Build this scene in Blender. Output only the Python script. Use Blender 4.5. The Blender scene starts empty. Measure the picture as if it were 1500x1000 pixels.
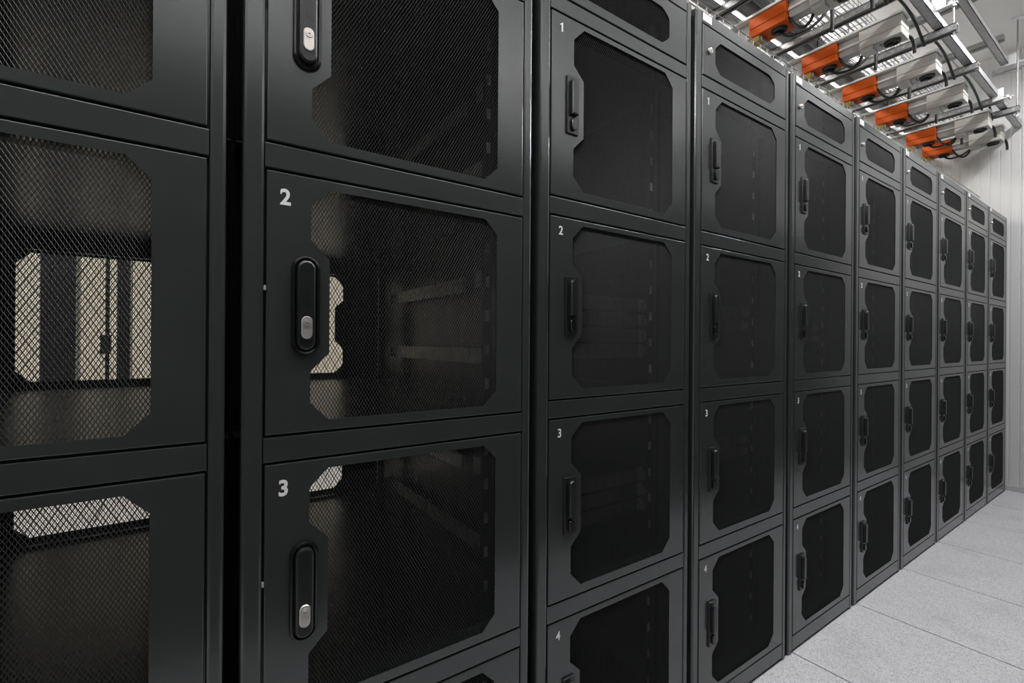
import bpy, bmesh, math, random
from mathutils import Matrix, Vector
random.seed(7)
S = bpy.context.scene
COL = S.collection

# ------------------------------------------------------------------ camera
CAM = Vector((0.5483, -0.8657, 1.1794))
yaw, pitch, roll = math.radians(34.558), math.radians(0.0166), math.radians(0.395)
cy, sy = math.cos(yaw), math.sin(yaw)
Rv = Vector((cy, -sy, 0))
Fv = Vector((sy*math.cos(pitch), cy*math.cos(pitch), math.sin(pitch)))
Uv = Rv.cross(Fv)
R2 = math.cos(roll)*Rv + math.sin(roll)*Uv
U2 = -math.sin(roll)*Rv + math.cos(roll)*Uv
cd = bpy.data.cameras.new('camera'); cam = bpy.data.objects.new('camera', cd); COL.objects.link(cam)
cd.sensor_width = 36.0; cd.lens = 689.05/1500*36.0; cd.clip_start = 0.02
M = Matrix((R2, U2, -Fv)).transposed().to_4x4(); M.translation = CAM
cam.matrix_world = M
S.camera = cam

# ------------------------------------------------------------------ world, lights, exposure
W = bpy.data.worlds.new('world'); S.world = W; W.use_nodes = True
W.node_tree.nodes['Background'].inputs[0].default_value = (0.8, 0.85, 0.9, 1)
W.node_tree.nodes['Background'].inputs[1].default_value = 0.0
S.view_settings.view_transform = 'Standard'; S.view_settings.look = 'None'
S.view_settings.gamma = 1.0; S.view_settings.use_curve_mapping = False
S.view_settings.exposure = 0.0

CEIL = 3.58
AISLE_Y, AISLE_Z = -0.62, 3.42         # luminaire line over the cold aisle
AISLE_X = [-1.3, 0.3, 1.9, 3.5, 5.1]
HOT_Y, HOT_Z = 1.75, 3.40              # luminaire line over the hot aisle
HOT_X = [-1.6, 0.2, 2.0, 3.8]
TOP_Y, TOP_Z = 0.85, 3.30              # thin lamp line above the rack rears
TOP_X = [1.7, 3.0, 4.3, 5.4]
def area(name, loc, sx, sy_, power, color):
    l = bpy.data.lights.new(name, 'AREA'); l.shape = 'RECTANGLE'; l.size = sx; l.size_y = sy_
    l.energy = power; l.color = color
    o = bpy.data.objects.new(name, l); COL.objects.link(o); o.location = loc
    return o
for x in AISLE_X: area('aisle_lamp_light', (x, AISLE_Y, AISLE_Z-0.012), 1.2, 0.06, 23.5, (0.99, 0.99, 0.995))
FRONT_Y, FRONT_Z = -2.7, 2.70          # unseen uplights behind the camera, added to brighten the ceiling
FRONT_X = [-1.0, 0.8, 2.6, 4.4]
for x in FRONT_X:
    area('added_front_uplight', (x, FRONT_Y, FRONT_Z+0.056), 1.2, 0.10, 28.0, (0.96, 0.98, 1.0)).rotation_euler = (math.pi, 0, 0)
for x in TOP_X: area('added_top_uplight', (x, TOP_Y, TOP_Z+0.056), 1.1, 0.07, 3.0, (1.0, 0.985, 0.97)).rotation_euler = (math.pi, 0, 0)  # upward light added to brighten the ceiling over the racks
for x in TOP_X: area('top_lamp_light', (x, TOP_Y, TOP_Z-0.012), 1.1, 0.07, 9.0, (1.0, 0.985, 0.97))
for x in HOT_X: area('rear_lamp_light', (x, HOT_Y, HOT_Z-0.012), 1.2, 0.12, 35.0, (1.0, 0.95, 0.86))

# ------------------------------------------------------------------ materials
def new_mat(name):
    m = bpy.data.materials.new(name); m.use_nodes = True
    nt = m.node_tree; b = nt.nodes['Principled BSDF']
    return m, nt, b
def plain(name, col, rough=0.5, metal=0.0, spec=0.5, bump=None, var=None):
    m, nt, b = new_mat(name)
    b.inputs['Base Color'].default_value = (*col, 1); b.inputs['Roughness'].default_value = rough
    b.inputs['Metallic'].default_value = metal; b.inputs['Specular IOR Level'].default_value = spec
    tc = nt.nodes.new('ShaderNodeTexCoord')
    if bump:
        n = nt.nodes.new('ShaderNodeTexNoise'); n.inputs['Scale'].default_value = bump[0]; n.inputs['Detail'].default_value = 3
        bp = nt.nodes.new('ShaderNodeBump'); bp.inputs['Strength'].default_value = bump[1]; bp.inputs['Distance'].default_value = bump[2]
        nt.links.new(tc.outputs['Object'], n.inputs['Vector']); nt.links.new(n.outputs['Fac'], bp.inputs['Height'])
        nt.links.new(bp.outputs['Normal'], b.inputs['Normal'])
    if var:
        n2 = nt.nodes.new('ShaderNodeTexNoise'); n2.inputs['Scale'].default_value = var[0]; n2.inputs['Detail'].default_value = 4
        r = nt.nodes.new('ShaderNodeValToRGB')
        r.color_ramp.elements[0].position = 0.3; r.color_ramp.elements[1].position = 0.7
        r.color_ramp.elements[0].color = (*[c*(1-var[1]) for c in col], 1); r.color_ramp.elements[1].color = (*[min(1, c*(1+var[1])) for c in col], 1)
        nt.links.new(tc.outputs['Object'], n2.inputs['Vector']); nt.links.new(n2.outputs['Fac'], r.inputs['Fac'])
        nt.links.new(r.outputs['Color'], b.inputs['Base Color'])
    return m
PAINT = plain('rack_paint', (0.033, 0.0375, 0.037), 0.19, 0, 0.72, bump=(900, 0.05, 0.0002), var=(5, 0.10))
SCREEN = plain('screen_paint', (0.0175, 0.019, 0.019), 0.36, 0, 0.35)
INNER = plain('inner_paint', (0.009, 0.010, 0.009), 0.33, 0, 0.5, bump=(700, 0.1, 0.0003))
GAP_SHADE = plain('gap_shade_black', (0.004, 0.004, 0.004), 0.8, 0, 0.2)  # shade of the gaps between racks, put into the colour
PLASTIC = plain('black_plastic', (0.006, 0.0065, 0.007), 0.22)
PLASTIC2 = plain('black_plastic_matte', (0.010, 0.011, 0.012), 0.33)
RUBBER = plain('black_rubber', (0.008, 0.009, 0.008), 0.5)
GREEN = plain('dark_green_sheath', (0.012, 0.03, 0.02), 0.45)
CHROME = plain('nickel', (0.62, 0.58, 0.54), 0.25, 0.6, bump=(300, 0.1, 0.0005))
PRINT = plain('white_print', (0.80, 0.80, 0.80), 0.5)
STICKER = plain('white_sticker', (0.82, 0.82, 0.80), 0.45)
ZINC = plain('zinc_bracket', (0.42, 0.42, 0.40), 0.38, 0.35, var=(30, 0.15))
GALV = plain('galvanised_steel', (0.46, 0.46, 0.47), 0.36, 0.75, var=(40, 0.16), bump=(60, 0.1, 0.001))
GALVD = plain('dull_galvanised', (0.30, 0.30, 0.30), 0.45, 0.55, var=(40, 0.16))
ALU = plain('pale_aluminium', (0.74, 0.74, 0.73), 0.40, 0.25)
TRUNK = plain('trunk_grey', (0.42, 0.41, 0.40), 0.42, 0.2, var=(12, 0.08))
ORANGE = plain('orange_plastic', (0.54, 0.080, 0.002), 0.55, 0, 0.3, var=(25, 0.06))
OFFWHITE = plain('off_white_plastic', (0.50, 0.48, 0.445), 0.42, var=(20, 0.04))
AMBER = plain('amber_connector', (0.30, 0.20, 0.03), 0.3)
LILAC = plain('lilac_cable', (0.60, 0.60, 0.72), 0.5)
CABLEW = plain('white_cable', (0.78, 0.78, 0.78), 0.5)
SERVER = plain('server_grey', (0.038, 0.038, 0.036), 0.45, 0.2, var=(30, 0.15))
SERVER_EAR = plain('server_ear', (0.22, 0.22, 0.21), 0.4, 0.3)
CREAM = plain('cream_wall', (0.80, 0.75, 0.62), 0.6)
DARKWALL = plain('dark_wall', (0.030, 0.032, 0.034), 0.5)
CEILM = plain('ceiling_panel', (0.80, 0.79, 0.77), 0.5, var=(3, 0.03))
BASEB = plain('baseboard_grey', (0.45, 0.45, 0.46), 0.5)
SEALANT = plain('tile_joint', (0.012, 0.012, 0.013), 0.8)
FIXT = plain('fixture_white', (0.8, 0.8, 0.8), 0.4)

m, nt, b = new_mat('lamp_diffuser'); DIFF = m
b.inputs['Base Color'].default_value = (0.9, 0.9, 0.9, 1)
b.inputs['Emission Color'].default_value = (1.0, 0.97, 0.93, 1); b.inputs['Emission Strength'].default_value = 6.0
m.cycles.emission_sampling = 'NONE'

def tile_mat():
    m, nt, b = new_mat('speckled_tile')
    tc = nt.nodes.new('ShaderNodeTexCoord'); g = nt.nodes.new('ShaderNodeNewGeometry')
    n1 = nt.nodes.new('ShaderNodeTexVoronoi'); n1.inputs['Scale'].default_value = 300
    sp = nt.nodes.new('ShaderNodeSeparateColor')
    r1 = nt.nodes.new('ShaderNodeValToRGB'); e = r1.color_ramp.elements
    e[0].position = 0.05; e[0].color = (0.46, 0.46, 0.48, 1); e[1].position = 0.6; e[1].color = (0.73, 0.73, 0.76, 1)
    n2 = nt.nodes.new('ShaderNodeTexNoise'); n2.inputs['Scale'].default_value = 4.5; n2.inputs['Detail'].default_value = 4
    r2 = nt.nodes.new('ShaderNodeValToRGB'); e = r2.color_ramp.elements
    e[0].position = 0.25; e[0].color = (0.86, 0.86, 0.86, 1); e[1].position = 0.5; e[1].color = (1, 1, 1, 1)
    mx = nt.nodes.new('ShaderNodeMix'); mx.data_type = 'RGBA'; mx.blend_type = 'MULTIPLY'; mx.inputs['Factor'].default_value = 1
    nt.links.new(g.outputs['Position'], n1.inputs['Vector']); nt.links.new(g.outputs['Position'], n2.inputs['Vector'])
    nt.links.new(n1.outputs['Color'], sp.inputs['Color']); nt.links.new(sp.outputs['Red'], r1.inputs['Fac']); nt.links.new(n2.outputs['Fac'], r2.inputs['Fac'])
    nt.links.new(r1.outputs['Color'], mx.inputs['A']); nt.links.new(r2.outputs['Color'], mx.inputs['B'])
    nt.links.new(mx.outputs['Result'], b.inputs['Base Color'])
    b.inputs['Roughness'].default_value = 0.42
    return m
TILE = tile_mat()
WALLM = plain('wall_panel_white', (0.58, 0.58, 0.58), 0.45, var=(1.5, 0.02))

# ------------------------------------------------------------------ helpers
class MB:
    """collects plain geometry of one mesh"""
    def __init__(s): s.v = []; s.f = []; s.m = []
    def add(s, vs, fs, mi=0):
        o = len(s.v); s.v += [tuple(q) for q in vs]; s.f += [tuple(i+o for i in q) for q in fs]; s.m += [mi]*len(fs)
        return s
    def box(s, x0, x1, y0, y1, z0, z1, b=0.0, mi=0):
        if b <= 0:
            vs = [(x, y, z) for x in (x0, x1) for y in (y0, y1) for z in (z0, z1)]
            return s.add(vs, [(0, 1, 3, 2), (4, 6, 7, 5), (0, 4, 5, 1), (2, 3, 7, 6), (0, 2, 6, 4), (1, 5, 7, 3)], mi)
        bm = bmesh.new(); bmesh.ops.create_cube(bm, size=1)
        for q in bm.verts: q.co = Vector((x0+(q.co.x+.5)*(x1-x0), y0+(q.co.y+.5)*(y1-y0), z0+(q.co.z+.5)*(z1-z0)))
        bmesh.ops.bevel(bm, geom=bm.edges[:], offset=b, segments=2, profile=0.5, affect='EDGES')
        bm.verts.index_update(); s.add([q.co[:] for q in bm.verts], [[q.index for q in f.verts] for f in bm.faces], mi); bm.free()
        return s
    def prism(s, loops, cap_first=True, cap_last=True, mi=0):
        """loops: list of equally long closed outlines joined in a chain"""
        n = len(loops[0]); vs = [p for l in loops for p in l]; fs = []
        for k in range(len(loops)-1):
            for i in range(n):
                j = (i+1) % n; fs.append((k*n+i, k*n+j, (k+1)*n+j, (k+1)*n+i))
        if cap_first: fs.append(tuple(range(n))[::-1])
        if cap_last: fs.append(tuple(range((len(loops)-1)*n, len(loops)*n)))
        return s.add(vs, fs, mi)
    def cyl(s, p0, p1, r, seg=12, r1=None, mi=0):
        p0 = Vector(p0); p1 = Vector(p1); d = (p1-p0).normalized()
        a = d.orthogonal().normalized(); c = d.cross(a)
        lo = [[p+(a*math.cos(t)+c*math.sin(t))*rr for t in [2*math.pi*i/seg for i in range(seg)]] for p, rr in ((p0, r), (p1, r if r1 is None else r1))]
        return s.prism(lo, mi=mi)
    def tube(s, pts, r, seg=8, mi=0):
        pts = [Vector(p) for p in pts]; lo = []
        a = None
        for i, p in enumerate(pts):
            d = (pts[min(i+1, len(pts)-1)]-pts[max(i-1, 0)]).normalized()
            if a is None: a = d.orthogonal().normalized()
            a = (a-d*a.dot(d)).normalized(); c = d.cross(a)
            lo.append([p+(a*math.cos(t)+c*math.sin(t))*r for t in [2*math.pi*k/seg for k in range(seg)]])
        return s.prism(lo, mi=mi)
    def mesh(s, name, mats, smooth=None):
        me = bpy.data.meshes.new(name); me.from_pydata(s.v, [], s.f); me.update()
        for q in (mats if isinstance(mats, (list, tuple)) else [mats]): me.materials.append(q)
        if len(me.materials) > 1: me.polygons.foreach_set('material_index', s.m)
        bm = bmesh.new(); bm.from_mesh(me); bmesh.ops.recalc_face_normals(bm, faces=bm.faces[:])
        if smooth is not None:
            for f in bm.faces: f.smooth = True
            for e_ in bm.edges:
                if len(e_.link_faces) == 2 and e_.calc_face_angle(0) > smooth: e_.smooth = False
        bm.to_mesh(me); bm.free()
        return me
def link(name, data, parent=None, loc=None, rot=None):
    o = bpy.data.objects.new(name, data); COL.objects.link(o)
    if parent: o.parent = parent
    if loc: o.location = loc
    if rot: o.rotation_euler = rot
    return o
def tag(o, label, cat, group=None):
    o['label'] = label; o['category'] = cat
    if group: o['group'] = group
    return o
def struct(o, label=None):
    o['kind'] = 'structure'
    if label: o['label'] = label
    return o
def spline(pts, n=6):
    """Catmull-Rom through pts"""
    P = [Vector(p) for p in pts]; P = [P[0]*2-P[1]]+P+[P[-1]*2-P[-2]]; out = []
    for i in range(1, len(P)-2):
        for k in range(n):
            t = k/n; a, b_, c, d = P[i-1], P[i], P[i+1], P[i+2]
            out.append(0.5*((2*b_)+(c-a)*t+(2*a-5*b_+4*c-d)*t*t+(3*b_-a-3*c+d)*t**3))
    out.append(P[-2]); return out
def stadium(cx, cz, w, h, y, seg=10, r=None):
    """closed rounded outline in the XZ plane"""
    r = w/2 if r is None else r; pts = []
    for (sx_, sz_, a0) in ((1, 1, 0), (-1, 1, 90), (-1, -1, 180), (1, -1, 270)):
        for i in range(seg+1):
            t = math.radians(a0+90*i/seg)
            pts.append((cx+sx_*(w/2-r)+r*math.cos(t), y, cz+sz_*(h/2-r)+r*math.sin(t)))
    return pts

# ------------------------------------------------------------------ structure: floor, walls, ceiling
X0, X1, Y0, Y1 = -3.0, 6.05, -3.9, 3.9
fl = struct(link('floor', MB().box(X0-.1, X1+.1, Y0-.1, Y1+.1, -0.10, -0.012).mesh('floor', SEALANT)), 'raised floor of pale grey speckled square tiles')
tm = MB().box(0.0036, 0.5964, 0.0036, 0.5964, -0.03, 0.0, 0.0008).mesh('tile', TILE)
nx0 = -5
for i in range(nx0, 10):
    for j in range(-6, 7):
        x = 0.6*i+0.057; y = 0.6*j+0.012
        link('tile', tm, fl, (x, y, 0))
ce = struct(link('ceiling', MB().box(X0-.1, X1+.1, Y0-.1, Y1+.1, CEIL, CEIL+.1).mesh('ceiling', CEILM)), 'pale grey panelled ceiling')
pm = MB().box(X0, X1, 0.004, 0.596, -0.014, 0.0, 0.004).mesh('ceiling_panel', CEILM)
y = Y0
while y < Y1-0.3:
    link('panel', pm, ce, (0, y, CEIL)); y += 0.6
# end wall with ribbed sandwich panels
wr = struct(link('wall_right', MB().box(X1+0.012, X1+.12, Y0-.1, Y1+.1, 0, CEIL).mesh('wall_right', WALLM)), 'pale grey end wall of ribbed panels')
def rib_panel(w):
    prof = []; n = int(round(w/0.0595)); st = w/n
    for i in range(n):
        a = i*st
        d = 0.0045 if i == 0 else 0.0022
        prof += [(a+.000, d), (a+.006, d), (a+.010, 0), (a+st-.004, 0)]
    prof.append((w, 0.0045))
    mb = MB(); lo = []
    vs = [(d, y_, z_) for z_ in (0.035, CEIL) for (y_, d) in prof]; n_ = len(prof)
    fs = [(i, i+1, n_+i+1, n_+i) for i in range(n_-1)]
    mb.add(vs, fs)
    return mb.mesh('rib_panel', WALLM)
rp = rib_panel(1.19)
for k in range(-4, 5): link('panel', rp, wr, (X1, -0.07+k*1.19-0.0, 0))
bbp = MB().box(X1-.012, X1+.012, Y0, Y1, 0, 0.042, 0.003).mesh('baseboard_right', BASEB)
struct(link('baseboard_right', bbp), 'low grey skirting along the end wall')
struct(link('wall_back', MB().box(X0-.1, X1+.1, Y1, Y1+.1, 0, CEIL).mesh('wall_back', CREAM)), 'cream wall behind the racks')
struct(link('wall_left', MB().box(X0-.1, X0, Y0-.1, Y1+.1, 0, CEIL).mesh('wall_left', WALLM)))
struct(link('wall_front', MB().box(X0-.1, X1+.1, Y0-.1, Y0, 0, CEIL).mesh('wall_front', plain('front_wall_grey', (0.33, 0.34, 0.36), 0.6))))
struct(link('wall_aisle', MB().box(X0+.6, X1-.02, -2.40, -1.20, 0, 2.2, 0.004).mesh('wall_aisle', DARKWALL)), 'black cabinet front across the aisle, behind the camera')

# ------------------------------------------------------------------ rack meshes
LX0, LX1 = 0.0195, 0.5965              # outer edges of the front frame (rack-local)
DX0, DX1 = 0.0535, 0.5708              # door edges
PITCH, DH = 0.4873, 0.4375             # door pitch and height
ZB = [0.068+PITCH*i for i in range(4)] # bottoms of doors 4,3,2,1
TOPZ = 2.205
DEPTH = 1.20
CX = (LX0+LX1)/2

def door_mesh(name, w, h, win, fl_depth=0.018):
    """sheet-metal door in local XZ (origin = lower left corner, front at y=0), window outline cut through, folded edges"""
    bm = bmesh.new()
    def loop(pts): 
        vs = [bm.verts.new(p) for p in pts]
        return vs, [bm.edges.new((vs[i], vs[(i+1) % len(vs)])) for i in range(len(vs))]
    r = 0.0016
    def rect(i, y_): return [(i, y_, i), (w-i, y_, i), (w-i, y_, h-i), (i, y_, h-i)]
    of, eo = loop(rect(r, 0.0)); hf, eh = loop([(x_, 0.0, z_) for x_, z_ in win])
    bmesh.ops.triangle_fill(bm, use_beauty=True, use_dissolve=False, edges=eo+eh)
    ob, eo2 = loop(rect(r+0.001, 0.0022)); hb, eh2 = loop([(x_, 0.0022, z_) for x_, z_ in win])
    bmesh.ops.triangle_fill(bm, use_beauty=True, use_dissolve=False, edges=eo2+eh2)
    n = len(win)
    for i in range(n): bm.faces.new((hf[i], hf[(i+1) % n], hb[(i+1) % n], hb[i]))
    chain = [of, [bm.verts.new(p) for p in rect(r*0.3, r*0.3)], [bm.verts.new(p) for p in rect(0, r)], [bm.verts.new(p) for p in rect(0, fl_depth)], [bm.verts.new(p) for p in rect(0.0015, fl_depth)], ob]
    for a, b_ in zip(chain, chain[1:]):
        for i in range(4): bm.faces.new((a[i], a[(i+1) % 4], b_[(i+1) % 4], b_[i]))
    bmesh.ops.recalc_face_normals(bm, faces=bm.faces[:])
    me = bpy.data.meshes.new(name); bm.to_mesh(me); bm.free(); me.materials.append(PAINT)
    return me
def window(x0, x1, z0, z1, ch, nx, n0, n1, dn):
    return [(x0, z0+ch), (x0+ch, z0), (x1-ch, z0), (x1, z0+ch), (x1, z1-ch), (x1-ch, z1), (x0+ch, z1), (x0, z1-ch),
            (x0, n1+dn), (nx, n1), (nx, n0), (x0, n0-dn)]
DW = DX1-DX0
# window outlines in door-local coordinates
WIN_AB = window(0.069, 0.450, 0.0185, 0.4205, 0.0305, 0.100, 0.135, 0.2985, 0.0315)
WIN_C = window(0.0700, 0.4535, 0.0215, 0.4245, 0.034, 0.103, 0.155, 0.2955, 0.032)
DOOR_AB = door_mesh('door_panel_wide_notch', DW, DH, WIN_AB)
DOOR_C = door_mesh('door_panel', DW, DH, WIN_C)
VW, VH = DW, 0.155
WIN_V = [(0.066, 0.052), (0.070, 0.047), (0.093, 0.026), (0.100, 0.024), (0.400, 0.024), (0.408, 0.026), (0.432, 0.044), (0.437, 0.052),
         (0.437, 0.098), (0.432, 0.108), (0.408, 0.124), (0.400, 0.126), (0.100, 0.126), (0.093, 0.124), (0.070, 0.104), (0.066, 0.098)]
VENT = door_mesh('vent_panel', VW, VH, WIN_V)

def expanded(name, x0, x1, z0, z1, sw=0.0029, lh=0.0051, wd=0.0012, th=0.0007, tilt=38):
    """expanded-metal screen: zig-zag strands, each ribbon tilted about the vertical"""
    v = []; f = []
    c, t = math.cos(math.radians(tilt)), math.sin(math.radians(tilt))
    nc = int((x1-x0)/sw); nr = int((z1-z0)/lh); amp = sw/2-0.00022
    for i in range(nc+1):
        xc = x0+i*sw; base = len(v)
        for k in range(nr+1):
            sgn = 1 if (i+k) % 2 else -1
            xx = xc+sgn*amp; zz = z0+k*lh; yy = 0.0
            for a, b_ in ((-1, -1), (1, -1), (1, 1), (-1, 1)):
                v.append((xx+a*wd/2*c-b_*th/2*t*(-1)*-1, yy+a*wd/2*t+b_*th/2*c, zz))
            if k:
                p = base+(k-1)*4; q = base+k*4
                for s_ in range(4):
                    s2 = (s_+1) % 4; f.append((p+s_, p+s2, q+s2, q+s_))
    me = bpy.data.meshes.new(name); me.from_pydata(v, [], f); me.materials.append(SCREEN); me.update()
    return me
SCR_DOOR = expanded('mesh_screen', 0.060, 0.462, 0.011, 0.432)
SCR_VENT = expanded('vent_screen', 0.058, 0.446, 0.016, 0.134)

# handles (door-local, origin at handle centre, front towards -y)
def ring_prism(steps):
    """steps: list of (w, h, y, r)"""
    return MB().prism([stadium(0, 0, w, h, y_, 8, r) for w, h, y_, r in steps])
HB_AB = ring_prism([(0.046, 0.170, 0.0, None), (0.046, 0.170, -0.004, None), (0.043, 0.167, -0.0075, None), (0.038, 0.162, -0.0085, None), (0.034, 0.158, -0.0075, None), (0.032, 0.156, -0.003, None)]).mesh('handle_dish', PLASTIC, 0.5)
lev = ring_prism([(0.0300, 0.1535, -0.002, None), (0.0300, 0.1535, -0.0085, None), (0.0275, 0.151, -0.0115, None), (0.022, 0.1455, -0.0132, None)])
for dx in (-0.003, 0.003): lev.box(dx-0.0005, dx+0.0005, -0.0138, -0.0128, -0.002, 0.030)
HL_AB = lev.mesh('handle_lever', PLASTIC2, 0.5)
LK_AB = ring_prism([(0.0175, 0.0385, -0.0125, None), (0.0175, 0.0385, -0.0150, None), (0.0155, 0.0365, -0.0162, None)])
LK_AB = LK_AB.mesh('lock_plate', CHROME, 0.5)
cyl = MB().cyl((0, -0.0155, 0), (0, -0.0178, 0), 0.0062, 16, 0.0056)
cyl.cyl((0, -0.0176, 0), (0, -0.0184, 0), 0.0030, 12, 0.0026)
CY_AB = cyl.mesh('lock_cylinder', CHROME, 0.5)
KEY_AB = MB().box(-0.0016, 0.0016, -0.0188, -0.0180, -0.0004, 0.0004).mesh('key_slot', PLASTIC)

HB_C = ring_prism([(0.0370, 0.140, 0.0, 0.002), (0.0370, 0.140, -0.004, 0.002), (0.0355, 0.1385, -0.0055, 0.002)]).mesh('handle_base', PLASTIC2, 0.5)
def lever_c():
    # slim raised bar, round at the top, square at the bottom
    def out(w, h, y_, cz):
        pts = []
        for i in range(9):
            t = math.pi*i/8; pts.append((w/2*math.cos(t), y_, cz+h/2-w/2+w/2*math.sin(t)))
        return pts+[(-w/2, y_, cz-h/2), (w/2, y_, cz-h/2)]
    return MB().prism([out(0.0200, 0.088, -0.005, 0.019), out(0.0200, 0.088, -0.013, 0.019), out(0.0160, 0.084, -0.0165, 0.019)]).mesh('handle_lever', PLASTIC2, 0.5)
HL_C = lever_c()
LK_C = ring_prism([(0.016, 0.030, -0.005, None), (0.016, 0.030, -0.010, None), (0.013, 0.027, -0.0125, None)]).mesh('lock_knob', PLASTIC, 0.5)
CAM_LOCK = MB().prism([[(r*math.cos(t), y_, r*math.sin(t)) for t in [2*math.pi*i/20 for i in range(20)]] for r, y_ in ((0.0095, 0), (0.0095, -0.004), (0.0085, -0.006), (0.0050, -0.0064), (0.0046, -0.0085))]).mesh('cam_lock', CHROME, 0.6)
SLOT = MB().box(-0.0008, 0.0008, -0.0088, -0.0080, -0.003, 0.003).mesh('key_slot', PLASTIC)

def digit(ch, size, bold):
    c = bpy.data.curves.new('digit_'+ch, 'FONT'); c.body = ch; c.size = size/0.73; c.extrude = 0.0003
    c.offset = bold; c.align_x = 'CENTER'; c.resolution_u = 4
    c.materials.append(PRINT)
    o = bpy.data.objects.new('tmp', c); COL.objects.link(o)
    dg = bpy.context.evaluated_depsgraph_get(); me = bpy.data.meshes.new_from_object(o.evaluated_get(dg))
    bpy.data.objects.remove(o)
    sx_ = 0.80 if not bold else 0.92
    for q in me.vertices: q.co = Vector((q.co.x*sx_, q.co.z, q.co.y))
    me.name = 'number'
    return me
def one(h):
    k = h/21.5
    p = [(-2, 0), (2.2, 0), (2.2, 21.5), (-0.8, 21.5), (-2, 19.2), (-6.4, 17.4), (-6.4, 14.6), (-2, 15.6)]
    return MB().prism([[(x_*k, y_, z_*k) for x_, z_ in p] for y_ in (-0.0003, 0.0003)]).mesh('number', PRINT)
DIG_AB = {c: digit(c, 0.0265, 0.0011) for c in '1234'}
DIG_C = {c: digit(c, 0.0215, 0.0004) for c in '1234'}; DIG_C['1'] = one(0.0215); DIG_AB['1'] = one(0.0265)

# frame pieces (rack-local)
def frame_meshes(dz):
    out = {}
    zt = TOPZ
    out['post_l'] = MB().box(LX0, DX0-0.003, 0.0, 0.090, 0.0, zt, 0.005).box(DX0-0.005, DX0+0.009, 0.0195, 0.085, 0.0, zt-0.004).box(LX0-0.006, DX0+0.008, 0.080, 0.098, 0.0, zt-0.004, 0, 1).mesh('post', [PAINT, GAP_SHADE])
    out['post_r'] = MB().box(DX1+0.0028, LX1, 0.0, 0.090, 0.0, zt, 0.005).box(DX1-0.009, DX1+0.005, 0.0195, 0.085, 0.0, zt-0.004).box(DX1-0.008, LX1+0.006, 0.080, 0.098, 0.0, zt-0.004, 0, 1).mesh('post', [PAINT, GAP_SHADE])
    def rail(z0, z1):
        return MB().box(DX0-0.0026, DX1+0.0024, 0.0006, 0.028, z0, z1, 0.0012).box(DX0, DX1, 0.0195, 0.05, z0-0.012, z1+0.012).mesh('rail', PAINT)
    rs = []
    rs.append((0.012, ZB[0]+dz-0.0045))
    for i in range(3): rs.append((ZB[i]+dz+DH+0.0045, ZB[i+1]+dz-0.0045))
    rs.append((ZB[3]+dz+DH+0.0045, 2.012-0.004))
    rs.append((2.012+VH+0.004, zt-0.0005))
    out['rails'] = [rail(a, b_) for a, b_ in rs]
    return out
FR = {False: frame_meshes(0.0), True: frame_meshes(-0.0205)}
SIDE = MB().box(-0.0022, 0.0022, 0.099, DEPTH-0.03, 0.02, TOPZ-0.02).mesh('side_panel', INNER)
SHELF = MB().box(0.012, 0.604, 0.03, DEPTH-0.03, -0.0022, 0.0, 0.0).box(0.012, 0.604, DEPTH-0.034, DEPTH-0.03, -0.030, 0.004).mesh('shelf', INNER)
ROOF = MB().box(0.010, 0.606, 0.03, DEPTH-0.02, TOPZ-0.02, TOPZ-0.001, 0.002).mesh('roof', PAINT)
def mpost():
    mb = MB().box(-0.013, 0.013, 0.0, 0.004, 0.03, TOPZ-0.03).box(-0.013, -0.009, 0.0, 0.045, 0.03, TOPZ-0.03)
    return mb
MPOST = mpost().mesh('mounting_rail', INNER)
CLIP = MB().box(-0.005, 0.005, -0.0025, 0.0, -0.0125, 0.0125, 0.0008).mesh('rail_clip', ZINC)
BRK = MB().box(0, 0.010, 0.28, 0.84, -0.02, 0.02, 0.001).mesh('slide_bracket', ZINC)
BRK2 = MB().box(0, 0.010, 0.149, 0.84, -0.02, 0.02, 0.001).mesh('slide_bracket', ZINC)
TAB = MB().box(0, 0.010, 0.155, 0.214, -0.022, 0.022, 0.001).mesh('bracket_tab', ZINC)
PLINTH = MB().box(LX0+0.004, LX1-0.004, 0.014, 0.03, 0.0, 0.03).mesh('plinth', PAINT)
LABEL = MB().box(0, 0.046, -0.0008, 0.0006, 0, 0.024, 0.0003).mesh('paper_label', STICKER)
STUD = MB().box(-0.0022, 0.0012, -0.0022, 0.004, -0.004, 0.004, 0.0008).mesh('latch_stud', ZINC)
def fill(w, z0, z1): return MB().box(-0.0054, 0.0054, 0.085, 0.0985, 0.0, TOPZ-0.01).mesh('gap_shade_filler', GAP_SHADE)  # strip closing the gap, its black stands in for deep shade
FILL = fill(0, 0, 0)

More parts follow.
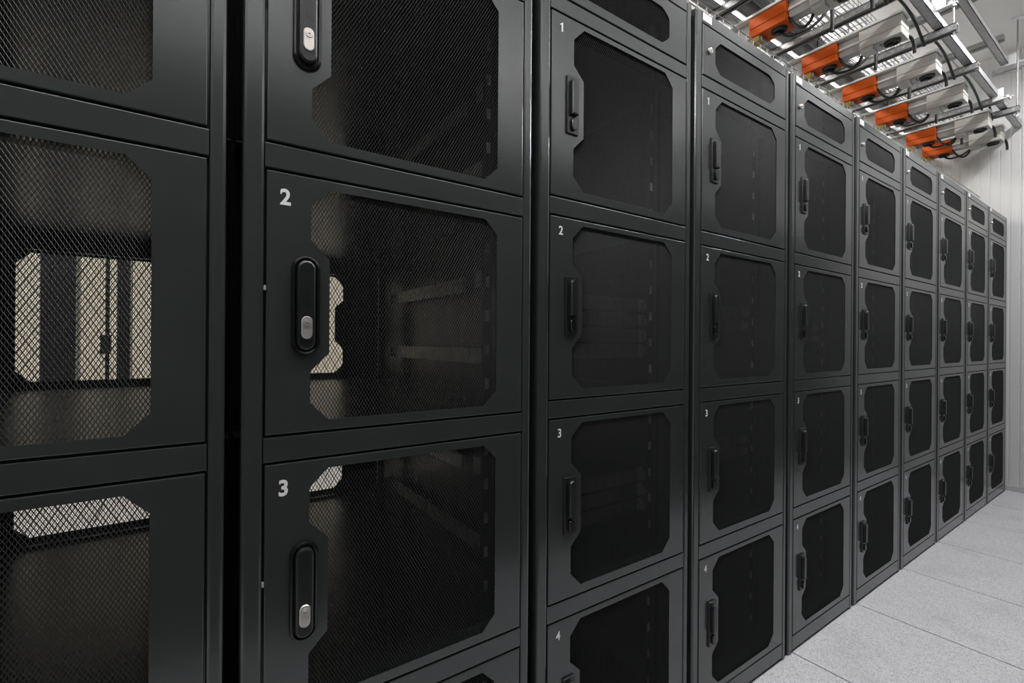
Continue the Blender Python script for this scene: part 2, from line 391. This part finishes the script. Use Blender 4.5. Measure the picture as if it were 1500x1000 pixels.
names = ['1', '2', '3', '4']
place = ['leftmost black rack, cut off by the left edge, its mesh doors open to view',
         'second black rack from the left, with oval handles and silver locks on its mesh doors',
         'third black rack from the left, first one with small rectangular black handles',
         'fourth black rack from the left, its second door the darkest, under the first orange box',
         'fifth black rack from the left, first with its whole foot showing on the floor',
         'sixth black rack from the left, in the middle of the receding far half',
         'seventh black rack from the left, fourth from the end wall',
         'eighth black rack from the left, third from the end wall',
         'ninth black rack from the left, next to the last one',
         'last black rack at the far right, standing against the pale end wall']
def build_rack(k):
    ab = k < 2; dz = -0.0205 if ab else 0.0
    root = link('server_rack', None, None, (0.6*k, 0, 0)); root.empty_display_size = 0.2
    tag(root, place[k], 'server rack', 'row of black server racks')
    fr = FR[ab]
    link('post', fr['post_l'], root); link('post', fr['post_r'], root)
    rear = (0, 0, math.pi)
    link('post', fr['post_l'], root, (2*CX, DEPTH, 0), rear); link('post', fr['post_r'], root, (2*CX, DEPTH, 0), rear)
    for r_ in fr['rails']:
        link('rail', r_, root); link('rail', r_, root, (2*CX, DEPTH, 0), rear)
    link('side_panel', SIDE, root, (0.0118, 0, 0)); link('side_panel', SIDE, root, (0.6042, 0, 0))
    link('gap_shade_filler', FILL, root, (0.6080, 0, 0))
    link('roof', ROOF, root)
    for i in range(4): link('shelf', SHELF, root, (0, 0, ZB[i]+dz-0.002))
    link('shelf', SHELF, root, (0, 0, ZB[3]+dz+DH+0.006))
    for side in (0.088, 0.545):
        for yy in (0.105, 0.86):
            o = link('mounting_rail', MPOST, root, (side, yy, 0))
            if side > 0.3: o.scale = (-1, 1, 1)
            if yy < 0.5 and side > 0.3:
                for n in range(4):
                    for q in range(5):
                        link('rail_clip', CLIP, o, (0.002, 0, ZB[n]+dz+0.055+q*0.082))
    if ab:
        for n in range(4):
            z = ZB[n]+dz
            link('slide_bracket', BRK, root, (0.571, 0, z+0.312)); link('slide_bracket', BRK2, root, (0.571, 0, z+0.119)); link('bracket_tab', TAB, root, (0.571, 0, z+0.320))
            link('slide_bracket', BRK2, root, (0.045, 0, z+0.312)); link('slide_bracket', BRK2, root, (0.045, 0, z+0.119))
    for i in range(4 if ab else 0): link('latch_stud', STUD, root, (DX0-0.0016, 0, ZB[i]+dz+0.243))
    # doors, number 1 on top
    for i in range(4):
        z = ZB[i]+dz; num = names[3-i]
        d = link('door', DOOR_AB if ab else DOOR_C, root, (DX0, 0, z))
        link('mesh_screen', SCR_DOOR, d, (0, 0.0036, 0))
        if ab:
            hx, hz = 0.0603, 0.2165
            link('handle_dish', HB_AB, d, (hx, 0, hz)); link('handle_lever', HL_AB, d, (hx, 0, hz))
            lk = link('lock_plate', LK_AB, d, (hx, 0, hz-0.0380)); lk['label'] = 'silver lock plate'
            link('lock_cylinder', CY_AB, d, (hx, 0, hz-0.0300)); link('key_slot', KEY_AB, d, (hx, 0, hz-0.0300))
            nb = link('number', DIG_AB[num], d, (0.0280, -0.0004, 0.3845))
        else:
            hx, hz = 0.0640, 0.2255
            link('handle_base', HB_C, d, (hx, 0, hz)); link('handle_lever', HL_C, d, (hx, 0, hz)); link('lock_knob', LK_C, d, (hx, 0, hz-0.0475))
            nb = link('number', DIG_C[num], d, (0.0315, -0.0004, 0.3950))
        nb['label'] = 'white number '+num
        rd = link('rear_door', DOOR_C, root, (2*CX-DX0, DEPTH, z), rear)
        link('mesh_screen', SCR_DOOR, rd, (0, 0.0036, 0))
    vp = link('vent_panel', VENT, root, (DX0, 0, 2.012))
    link('mesh_screen', SCR_VENT, vp, (0, 0.0036, 0))
    cl = link('cam_lock', CAM_LOCK, vp, (0.036, 0, 0.081)); cl['label'] = 'round chrome lock'
    link('key_slot', SLOT, vp, (0.036, 0, 0.081))
    if k >= 3:
        link('paper_label', LABEL, root, (DX0-0.001, 0.0, TOPZ-0.028))['label'] = 'small white paper label'
    return root
racks = [build_rack(k) for k in range(10)]

# ------------------------------------------------------------------ servers inside the third to fifth racks
SV_BODY = MB().box(0, 0.430, 0.012, 0.62, 0, 0.0415, 0.001).mesh('chassis', SERVER)
def bezel():
    mb = MB().box(0.002, 0.428, 0.0, 0.012, 0.001, 0.0405, 0.001)
    for i in range(10): mb.box(0.03+i*0.036, 0.058+i*0.036, -0.0025, 0.0005, 0.006, 0.035, 0.0008)
    return mb.mesh('bezel', SERVER)
SV_BEZ = bezel()
SV_EAR = MB().box(-0.022, 0.0, -0.002, 0.004, 0.001, 0.0405, 0.0008).box(-0.016, -0.007, -0.020, -0.002, 0.008, 0.033, 0.002).mesh('ear', SERVER_EAR)
ordn = ['bottom', 'lower middle', 'upper middle', 'top']
def server(k, n, slot, label, grp, y=0.135):
    z = ZB[n]+0.090+slot*0.0475
    r_ = link('rack_server', None, None, (0.6*k+0.095, y, z)); r_.empty_display_size = .05
    tag(r_, label, 'server', grp)
    link('chassis', SV_BODY, r_); link('bezel', SV_BEZ, r_)
    link('ear', SV_EAR, r_); link('ear', SV_EAR, r_, (0.452, 0, 0))
rn = {2: 'third', 3: 'fourth', 4: 'fifth'}
for k, n, cnt in ((2, 2, 4), (2, 1, 3), (3, 2, 2), (3, 1, 2), (4, 2, 2)):
    for s_ in range(cnt):
        pos = {4: ordn, 3: ['undermost', 'central', 'uppermost'], 2: ['lower', 'upper']}[cnt][s_]
        server(k, n, s_ if cnt > 2 else s_+1+(k % 2), '%s flat grey server behind door %s of the %s rack' % (pos, names[3-n], rn[k]), 'flat servers inside the racks')

# ------------------------------------------------------------------ rear aisle, seen through the first racks
def rear_col(x0, x1, lab):
    r_ = link('cable_duct', None, None, (0, 0, 0)); tag(r_, lab, 'cable duct', 'black ducts behind the racks')
    link('cover', MB().box(x0, x1, 2.31, 2.44, 0.66, CEIL-0.016, 0.006).mesh('duct_cover', PLASTIC2), r_)
    link('clip', MB().box(x0-.006, x1+.006, 2.30, 2.33, 1.9, 1.93, 0.002).mesh('duct_clip', RUBBER), r_)
    link('clip', MB().box(x0-.006, x1+.006, 2.30, 2.33, 0.9, 0.93, 0.002).mesh('duct_clip', RUBBER), r_)
rear_col(-0.045, 0.085, 'wide black vertical duct hanging behind the leftmost rack, before the cream wall')
rear_col(0.243, 0.298, 'narrow black vertical duct hanging behind the leftmost rack, before the cream wall')
r_ = link('wall_pole', None); tag(r_, 'thin black vertical pole with a small box, seen through the leftmost rack', 'pole')
link('pole', MB().cyl((0.197, 2.40, 0.66), (0.197, 2.40, CEIL-0.016), 0.009, 10).mesh('pole', RUBBER), r_)
link('switch_box', MB().box(0.172, 0.212, 2.36, 2.42, 1.10, 1.20, 0.004).mesh('switch_box', RUBBER), r_)

# ------------------------------------------------------------------ overhead: trunks and tap-off boxes
ST = [2.995, 3.582, 4.157, 4.735, 5.393, 5.795]
STW = ['first', 'second', 'third', 'fourth', 'fifth', 'sixth']
TR_BODY = MB().box(0.030, 0.085, 0.1945, 0.2985, 2.812, 2.905, 0.002).box(0.030, 0.085, 0.4885, 0.66, 2.812, 2.905, 0.002).box(0.030, 0.085, 0.0, 0.66, 2.898, 2.905).mesh('trunk_body', TRUNK)
TR_FL = MB().box(-0.006, 0.100, -0.006, 0.665, 2.9005, 2.914, 0.002).mesh('top_flange', ALU)
TR_LIP = MB().box(0.022, 0.030, 0.1945, 0.2985, 2.850, 2.862, 0.001).mesh('side_lip', ALU)
def tapbox(L, bh):
    w = 0.112
    body = MB().box(0, w, 0, L, 0.042, bh, 0.004)
    body.box(0.004, w-0.004, 0.004, L-0.004, 0.036, 0.046)
    return body
B_OR = tapbox(0.186, 0.100).mesh('housing', ORANGE); B_WH = tapbox(0.190, 0.100).mesh('housing', OFFWHITE)
def lid(L):
    return MB().box(0.000, 0.112, 0, L, 0.0, 0.0395, 0.004)
L_OR = lid(0.186).mesh('lid', ORANGE); L_WH = lid(0.190).mesh('lid', OFFWHITE)
def socket():
    mb = MB()
    lo = [[(0.055+r*math.cos(t), 0.055+r*math.sin(t)*1.15, z) for t in [2*math.pi*i/20 for i in range(20)]] for r, z in ((0.033, 0.002), (0.033, -0.010), (0.030, -0.014), (0.021, -0.014), (0.020, -0.006))]
    mb.prism(lo); mb.box(0.048, 0.062, 0.052, 0.085, -0.022, -0.006, 0.002)
    return mb.mesh('socket', RUBBER, 0.6)
SOCK = socket()
BRA_O = MB().box(0.008, 0.060, 0.135, 0.182, -0.030, 0.001, 0.004).mesh('connector', AMBER)
BRA_L = MB().box(0.020, 0.090, 0.128, 0.150, -0.026, -0.002, 0.003).mesh('clip', GALV)
BRA_W = MB().box(0.006, 0.075, 0.125, 0.186, -0.022, 0.001, 0.004).box(0.02, 0.06, 0.10, 0.13, -0.010, 0.001, 0.002).mesh('connector', OFFWHITE)
ENDW = MB().box(0.108, 0.124, 0.02, 0.17, 0.012, 0.032, 0.002).mesh('side_rib', OFFWHITE)
for i, x in enumerate(ST):
    t = link('busbar_trunk', None, None, (x, 0, 0)); t.empty_display_size = .1
    last = i == 5
    tag(t, 'grey busbar trunk over the racks, %s counted from the camera' % STW[i], 'busbar', 'busbar trunks across the racks')
    link('trunk_body', TR_BODY, t); link('top_flange', TR_FL, t); link('side_lip', TR_LIP, t)
    o = link('tap_off_box', None, None, (x, 0.300, 2.797)); o.empty_display_size = .05
    tag(o, 'orange power tap-off box, %s from the camera in the orange row' % STW[i], 'power box', 'orange tap-off boxes above the racks')
    link('housing', B_OR, o); link('lid', L_OR, o); link('socket', SOCK, o); link('connector', BRA_O, o)['label'] = 'amber connector'; link('clip', BRA_L, o)
    w = link('tap_off_box', None, None, (x, 0.002, 2.797)); w.empty_display_size = .05
    tag(w, 'off-white power tap-off box, %s from the camera in the white row' % STW[i], 'power box', 'white tap-off boxes over the aisle edge')
    link('housing', B_WH, w); link('lid', L_WH, w); link('socket', SOCK, w); link('connector', BRA_W, w); link('side_rib', ENDW, w)

# strut channels across (with slot holes) and along
def strut_y(y0, y1):
    """C-channel along Y, open side down, row of holes on its side"""
    mb = MB(); w = 0.0205
    mb.box(-w, w, y0, y1, 0.036, 0.041); mb.box(-w, -w+0.003, y0, y1, 0, 0.041); mb.box(w-0.003, w, y0, y1, 0, 0.041)
    mb.box(-w, -w+0.010, y0, y1, 0.0, 0.003); mb.box(w-0.010, w, y0, y1, 0.0, 0.003)
    return mb.mesh('channel', GALVD)
def hole_strip(y0, y1):
    mb = MB(); n = int((y1-y0-0.03)/0.05)
    for i in range(n):
        y_ = y0+0.03+i*0.05
        mb.cyl((-0.0212, y_, 0.02), (-0.0200, y_, 0.02), 0.0065, 10)
    return mb.mesh('bolt_row', GALV)
SB = [(2.83, -0.13), (3.415, -0.13), (3.983, -0.128), (4.565, -0.10), (5.245, -0.10), (5.535, -0.135)]
for i, (x, ye) in enumerate(SB):
    o = link('strut_channel', None, None, (x, 0, 2.885)); tag(o, 'slotted steel strut across the racks, %s from the camera' % STW[i], 'strut', 'steel struts between the busbar trunks')
    link('channel', strut_y(ye, 0.63), o)
    link('bolt_row', hole_strip(ye, 0.63), o)
def strut_x(x0, x1, mat):
    mb = MB(); w = 0.0205
    mb.box(x0, x1, -w, w, 0.0, 0.003); mb.box(x0, x1, -w, -w+.003, 0, 0.041); mb.box(x0, x1, w-.003, w, 0, 0.041)
    mb.box(x0, x1, -w, -w+.010, 0.038, 0.041); mb.box(x0, x1, w-.010, w, 0.038, 0.041)
    return mb.mesh('channel', mat)
o = link('long_strut', strut_x(0.5, 6.04, GALV), None, (0, -0.055, 2.927)); tag(o, 'long shiny steel strut along the aisle edge, lower of two', 'strut')
o = link('long_strut', strut_x(0.5, 5.56, GALV), None, (0, -0.052, 3.272)); tag(o, 'long steel strut along the aisle edge, upper of two, under the ceiling', 'strut')
def strut_y2(y0, y1, mat):
    return MB().box(-0.0205, 0.0205, y0, y1, 0, 0.003).box(-.0205, -.0175, y0, y1, 0, .041).box(.0175, .0205, y0, y1, 0, .041).mesh('channel', mat)
o = link('cross_strut', strut_y2(-1.2, 0.02, GALV), None, (5.60, 0, 3.225)); tag(o, 'steel strut running out over the aisle near the end wall', 'strut')
o = link('cross_strut', strut_y2(-0.10, 1.1, GALVD), None, (4.55, 0, 3.315)); tag(o, 'upper cross strut resting on the high long strut, nearer one', 'strut', 'upper cross struts')
o = link('cross_strut', strut_y2(-0.10, 1.1, GALVD), None, (5.25, 0, 3.315)); tag(o, 'upper cross strut resting on the high long strut, farther one', 'strut', 'upper cross struts')
# clamps where the struts meet
def clamp(loc, lab):
    r_ = link('strut_clamp', None, None, loc); tag(r_, lab, 'clamp', 'white strut clamps')
    link('plate', MB().box(-0.004, 0.004, -0.028, 0.028, 0.0, 0.075, 0.002).mesh('plate', FIXT), r_)
    link('foot', MB().box(-0.004, 0.014, -0.075, 0.030, -0.006, 0.002, 0.002).mesh('foot', FIXT), r_)
    link('nut', MB().cyl((0.006, -0.045, 0.002), (0.006, -0.045, 0.016), 0.010, 6).mesh('nut', GALV), r_)
    link('nut', MB().cyl((0.006, -0.060, -0.018), (0.006, -0.060, -0.006), 0.010, 6).mesh('nut', GALV), r_)
clamp((5.22, -0.075, 2.90), 'small white clamp on the lower long strut near the end wall')
clamp((5.585, -0.080, 3.27), 'small white clamp at the far end of the upper long strut')
clamp((3.83, -0.085, 2.965), 'small bright clamp on the lower long strut beside a threaded rod')
# threaded rods
def rod(x, y_, z0, lab):
    r_ = link('threaded_rod', None, None, (x, y_, z0)); tag(r_, lab, 'threaded rod', 'threaded rods hanging from the ceiling')
    link('rod', MB().cyl((0, 0, 0), (0, 0, CEIL-z0-0.005), 0.005, 8).mesh('rod', GALVD, 0.6), r_)
    link('nut', MB().cyl((0, 0, 0.02), (0, 0, 0.032), 0.011, 6).mesh('nut', GALV), r_)
    link('ceiling_plate', MB().box(-0.03, 0.03, -0.03, 0.03, CEIL-z0-0.022, CEIL-z0-0.013, 0.002).mesh('ceiling_plate', FIXT), r_)
rod(3.983, -0.112, 2.87, 'threaded rod hanging near the third strut from the camera')
rod(5.535, -0.122, 2.83, 'threaded rod hanging close to the end wall')
rod(5.60, -0.16, 3.20, 'short threaded rod holding the strut that runs over the aisle')
for i, x in enumerate((2.83, 3.415, 4.565)):
    rod(x, 0.60, 2.87, 'threaded rod over the rack tops, holding the rear end of the %s strut' % STW[(0, 1, 3)[i]])

# wire basket trays
def basket(x0, x1, y0, y1, z0, h, dx=0.05, dy=0.035, r=0.0022):
    mb = MB()
    n = int((x1-x0)/dx)
    for i in range(n+1):
        x = x0+i*dx
        mb.tube([(x, y0, z0+h), (x, y0, z0), (x, y1, z0), (x, y1, z0+h)], r, 5)
    ys = int(round((y1-y0)/dy))
    for i in range(ys+1): mb.cyl((x0, y0+i*(y1-y0)/ys, z0+r*1.6), (x1, y0+i*(y1-y0)/ys, z0+r*1.6), r, 5)
    for z in (z0+h, z0+h*0.5):
        for y_ in (y0, y1): mb.cyl((x0, y_, z), (x1, y_, z), r, 5)
    return mb.mesh('wire_basket', GALVD)
o = link('wire_basket_tray', basket(0.8, 5.6, 0.085, 0.285, 2.280, 0.044, 0.05, 0.05), None); tag(o, 'wire basket cable tray running just above the rack tops', 'cable tray')
o = link('long_strut', MB().box(0.8, 6.0, 0.563, 0.603, 2.928, 2.968, 0.002).mesh('tray_rail', plain('rail_grey', (0.28, 0.28, 0.28), 0.5, 0.3)), None); tag(o, 'grey steel strut running along the rear ends of the cross struts', 'strut')
o = link('wire_basket_tray', basket(1.5, 6.0, 0.20, 0.44, 3.02, 0.06, 0.06, 0.04), None); tag(o, 'upper wire basket tray of pale cables above the orange boxes', 'cable tray')
# basket brackets standing on the racks
for k in range(2, 9):
    r_ = link('tray_bracket', None, None, (0.6*k+0.03, 0.12, TOPZ-0.001)); tag(r_, 'steel tray bracket standing on the %s rack' % ['', '', 'third', 'fourth', 'fifth', 'sixth', 'seventh', 'eighth', 'ninth', 'last'][k], 'bracket', 'tray brackets on the rack tops')
    link('upright', MB().box(-0.004, 0.004, -0.012, 0.012, 0.002, 0.076, 0.001).mesh('upright', GALV), r_)
    link('foot', MB().box(-0.004, 0.030, -0.012, 0.012, 0.0, 0.004, 0.001).mesh('foot', GALV), r_)
    link('arm', MB().box(-0.004, 0.004, -0.030, 0.150, 0.068, 0.0765, 0.001).mesh('arm', GALV), r_)
# pale cables lying in the trays
ci = 0
def cable(name, pts, r, mat, lab, grp=None, n=6):
    o = link(name, MB().tube(spline(pts, n), r, 7).mesh(name, mat, 1.0), None); tag(o, lab, 'cable', grp); return o
wob = lambda a: random.uniform(-a, a)
for i in range(7):
    y_ = 0.105+0.024*i
    pts = [(0.72+0.3*q, y_+wob(0.008), 2.294+0.007*(i % 2)+abs(wob(0.008))) for q in range(17)]
    cable('patch_cable', pts, 0.0034, (LILAC, CABLEW)[i % 2], 'pale patch cable lying in the wire basket above the rack tops', 'pale patch cables in the low basket', 3)
for i in range(9):
    y_ = 0.225+0.024*i
    pts = [(1.6+0.3*q, y_+wob(0.010), 3.032+0.008*(i % 2)+abs(wob(0.010))) for q in range(15)]
    cable('data_cable', pts, 0.0045, (LILAC, CABLEW, CABLEW)[i % 3], 'pale data cable lying in the upper wire basket', 'pale data cables in the upper basket', 3)
# white loops hanging below the low basket
for i, x in enumerate((2.30, 2.62, 3.05, 3.72)):
    cable('cable_loop', [(x, 0.105, 2.295), (x+0.03, 0.10, 2.262), (x+0.08, 0.098, 2.250), (x+0.13, 0.10, 2.266), (x+0.15, 0.105, 2.296)], 0.0045, CABLEW,
          'pale cable loop drooping from the low basket, %s from the camera' % STW[i], 'drooping cable loops')
# black raceway and bright lamp over the rear of the racks
r_ = link('cable_raceway', None, None, (0, 0.535, 3.02)); tag(r_, 'black cable raceway running above the rear half of the racks', 'raceway')
link('channel', MB().box(0.8, 6.0, -0.045, 0.045, 0.0, 0.10, 0.004).mesh('channel', PLASTIC2), r_)
for x in (1.4, 2.6, 3.8, 5.0): link('joint_collar', MB().box(x, x+0.06, -0.05, 0.05, -0.004, 0.104, 0.003).mesh('joint_collar', PLASTIC), r_)
def luminaire(x, y_, z, L, w, lab, grp, up=False):
    r_ = link('ceiling_lamp', None, None, (x, y_, z)); tag(r_, lab, 'ceiling lamp', grp)
    link('housing', MB().box(-L/2, L/2, -w/2-0.01, w/2+0.01, 0.0, 0.05, 0.004).mesh('housing', FIXT), r_)
    if up != 'only': link('diffuser', MB().box(-L/2+0.02, L/2-0.02, -w/2, w/2, -0.010, 0.004, 0.003).mesh('diffuser', DIFF), r_)
    if up: link('added_top_diffuser', MB().box(-L/2+0.02, L/2-0.02, -w/2, w/2, 0.046, 0.054, 0.002).mesh('added_top_diffuser', DIFF), r_)  # glowing top face that goes with the added uplights
    for sx_ in (-1, 1): link('bracket', MB().box(sx_*L*0.35-0.012, sx_*L*0.35+0.012, -0.02, 0.02, 0.045, CEIL-z-0.010).mesh('bracket', FIXT), r_)
for i, x in enumerate(TOP_X): luminaire(x, TOP_Y, TOP_Z, 1.14, 0.08, 'bright lamp strip over the rear of the racks, %s from the camera' % STW[i], 'lamp strips over the rack rears', 'both')
for i, x in enumerate(AISLE_X): luminaire(x, AISLE_Y, AISLE_Z, 1.24, 0.06, 'long ceiling lamp over the front aisle, %s from the left' % ['first', 'second', 'third', 'fourth', 'fifth'][i], 'lamps over the front aisle')
for i, x in enumerate(FRONT_X): luminaire(x, FRONT_Y, FRONT_Z, 1.24, 0.12, 'added long uplight far behind the camera, %s from the left' % ['first', 'second', 'third', 'fourth'][i], 'added uplights behind the camera', 'only')
for i, x in enumerate(HOT_X): luminaire(x, HOT_Y, HOT_Z, 1.24, 0.12, 'long ceiling lamp over the rear aisle, %s from the left' % ['first', 'second', 'third', 'fourth'][i], 'lamps over the rear aisle')

# black cables around the boxes
for i, x in enumerate(ST):
    cable('power_cable', [(x+0.115, 0.02, 2.83), (x+0.155, 0.005, 2.825), (x+0.185, 0.0, 2.79), (x+0.195, 0.0, 2.755)], 0.0085, RUBBER,
          'short black cable end by the %s white box from the camera' % STW[i], 'black cables at the white boxes')
    cable('power_cable', [(x+0.045, 0.188, 2.785), (x+0.044, 0.205, 2.752), (x+0.042, 0.235, 2.738), (x+0.038, 0.272, 2.77), (x+0.036, 0.297, 2.822)], 0.0075, RUBBER,
          'black cable drooping from the %s white box to its orange neighbour' % STW[i], 'black cables behind the white boxes')
    cable('power_cable', [(x+0.058, 0.355, 2.78), (x+0.10, 0.32, 2.765), (x+0.17, 0.25, 2.80), (x+0.22, 0.20, 2.88), (x+0.24, 0.18, 3.00)], 0.0075, RUBBER,
          'black cable rising from the %s orange box from the camera' % STW[i], 'black cables at the orange boxes')
    cable('power_cable', [(x+0.30, 0.215, 3.03), (x+0.30, 0.213, 2.97), (x+0.303, 0.21, 2.86), (x+0.30, 0.21, 2.80)], 0.010, RUBBER,
          'thick black cable hanging straight down after the %s trunk' % STW[i], 'straight black hanging cables')
for i in range(5):
    xa, xb = SB[i][0]+0.03, SB[i+1][0]-0.03; d = xb-xa
    cable('green_cable', [(xa, 0.0, 2.94), (xa+d*0.35, -0.004, 2.938), (xa+d*0.7, 0.0, 2.915), (xb, 0.004, 2.86)], 0.007, GREEN,
          'dark green cable along the lower long strut, %s span from the camera' % STW[i], 'dark green cables at the long strut')
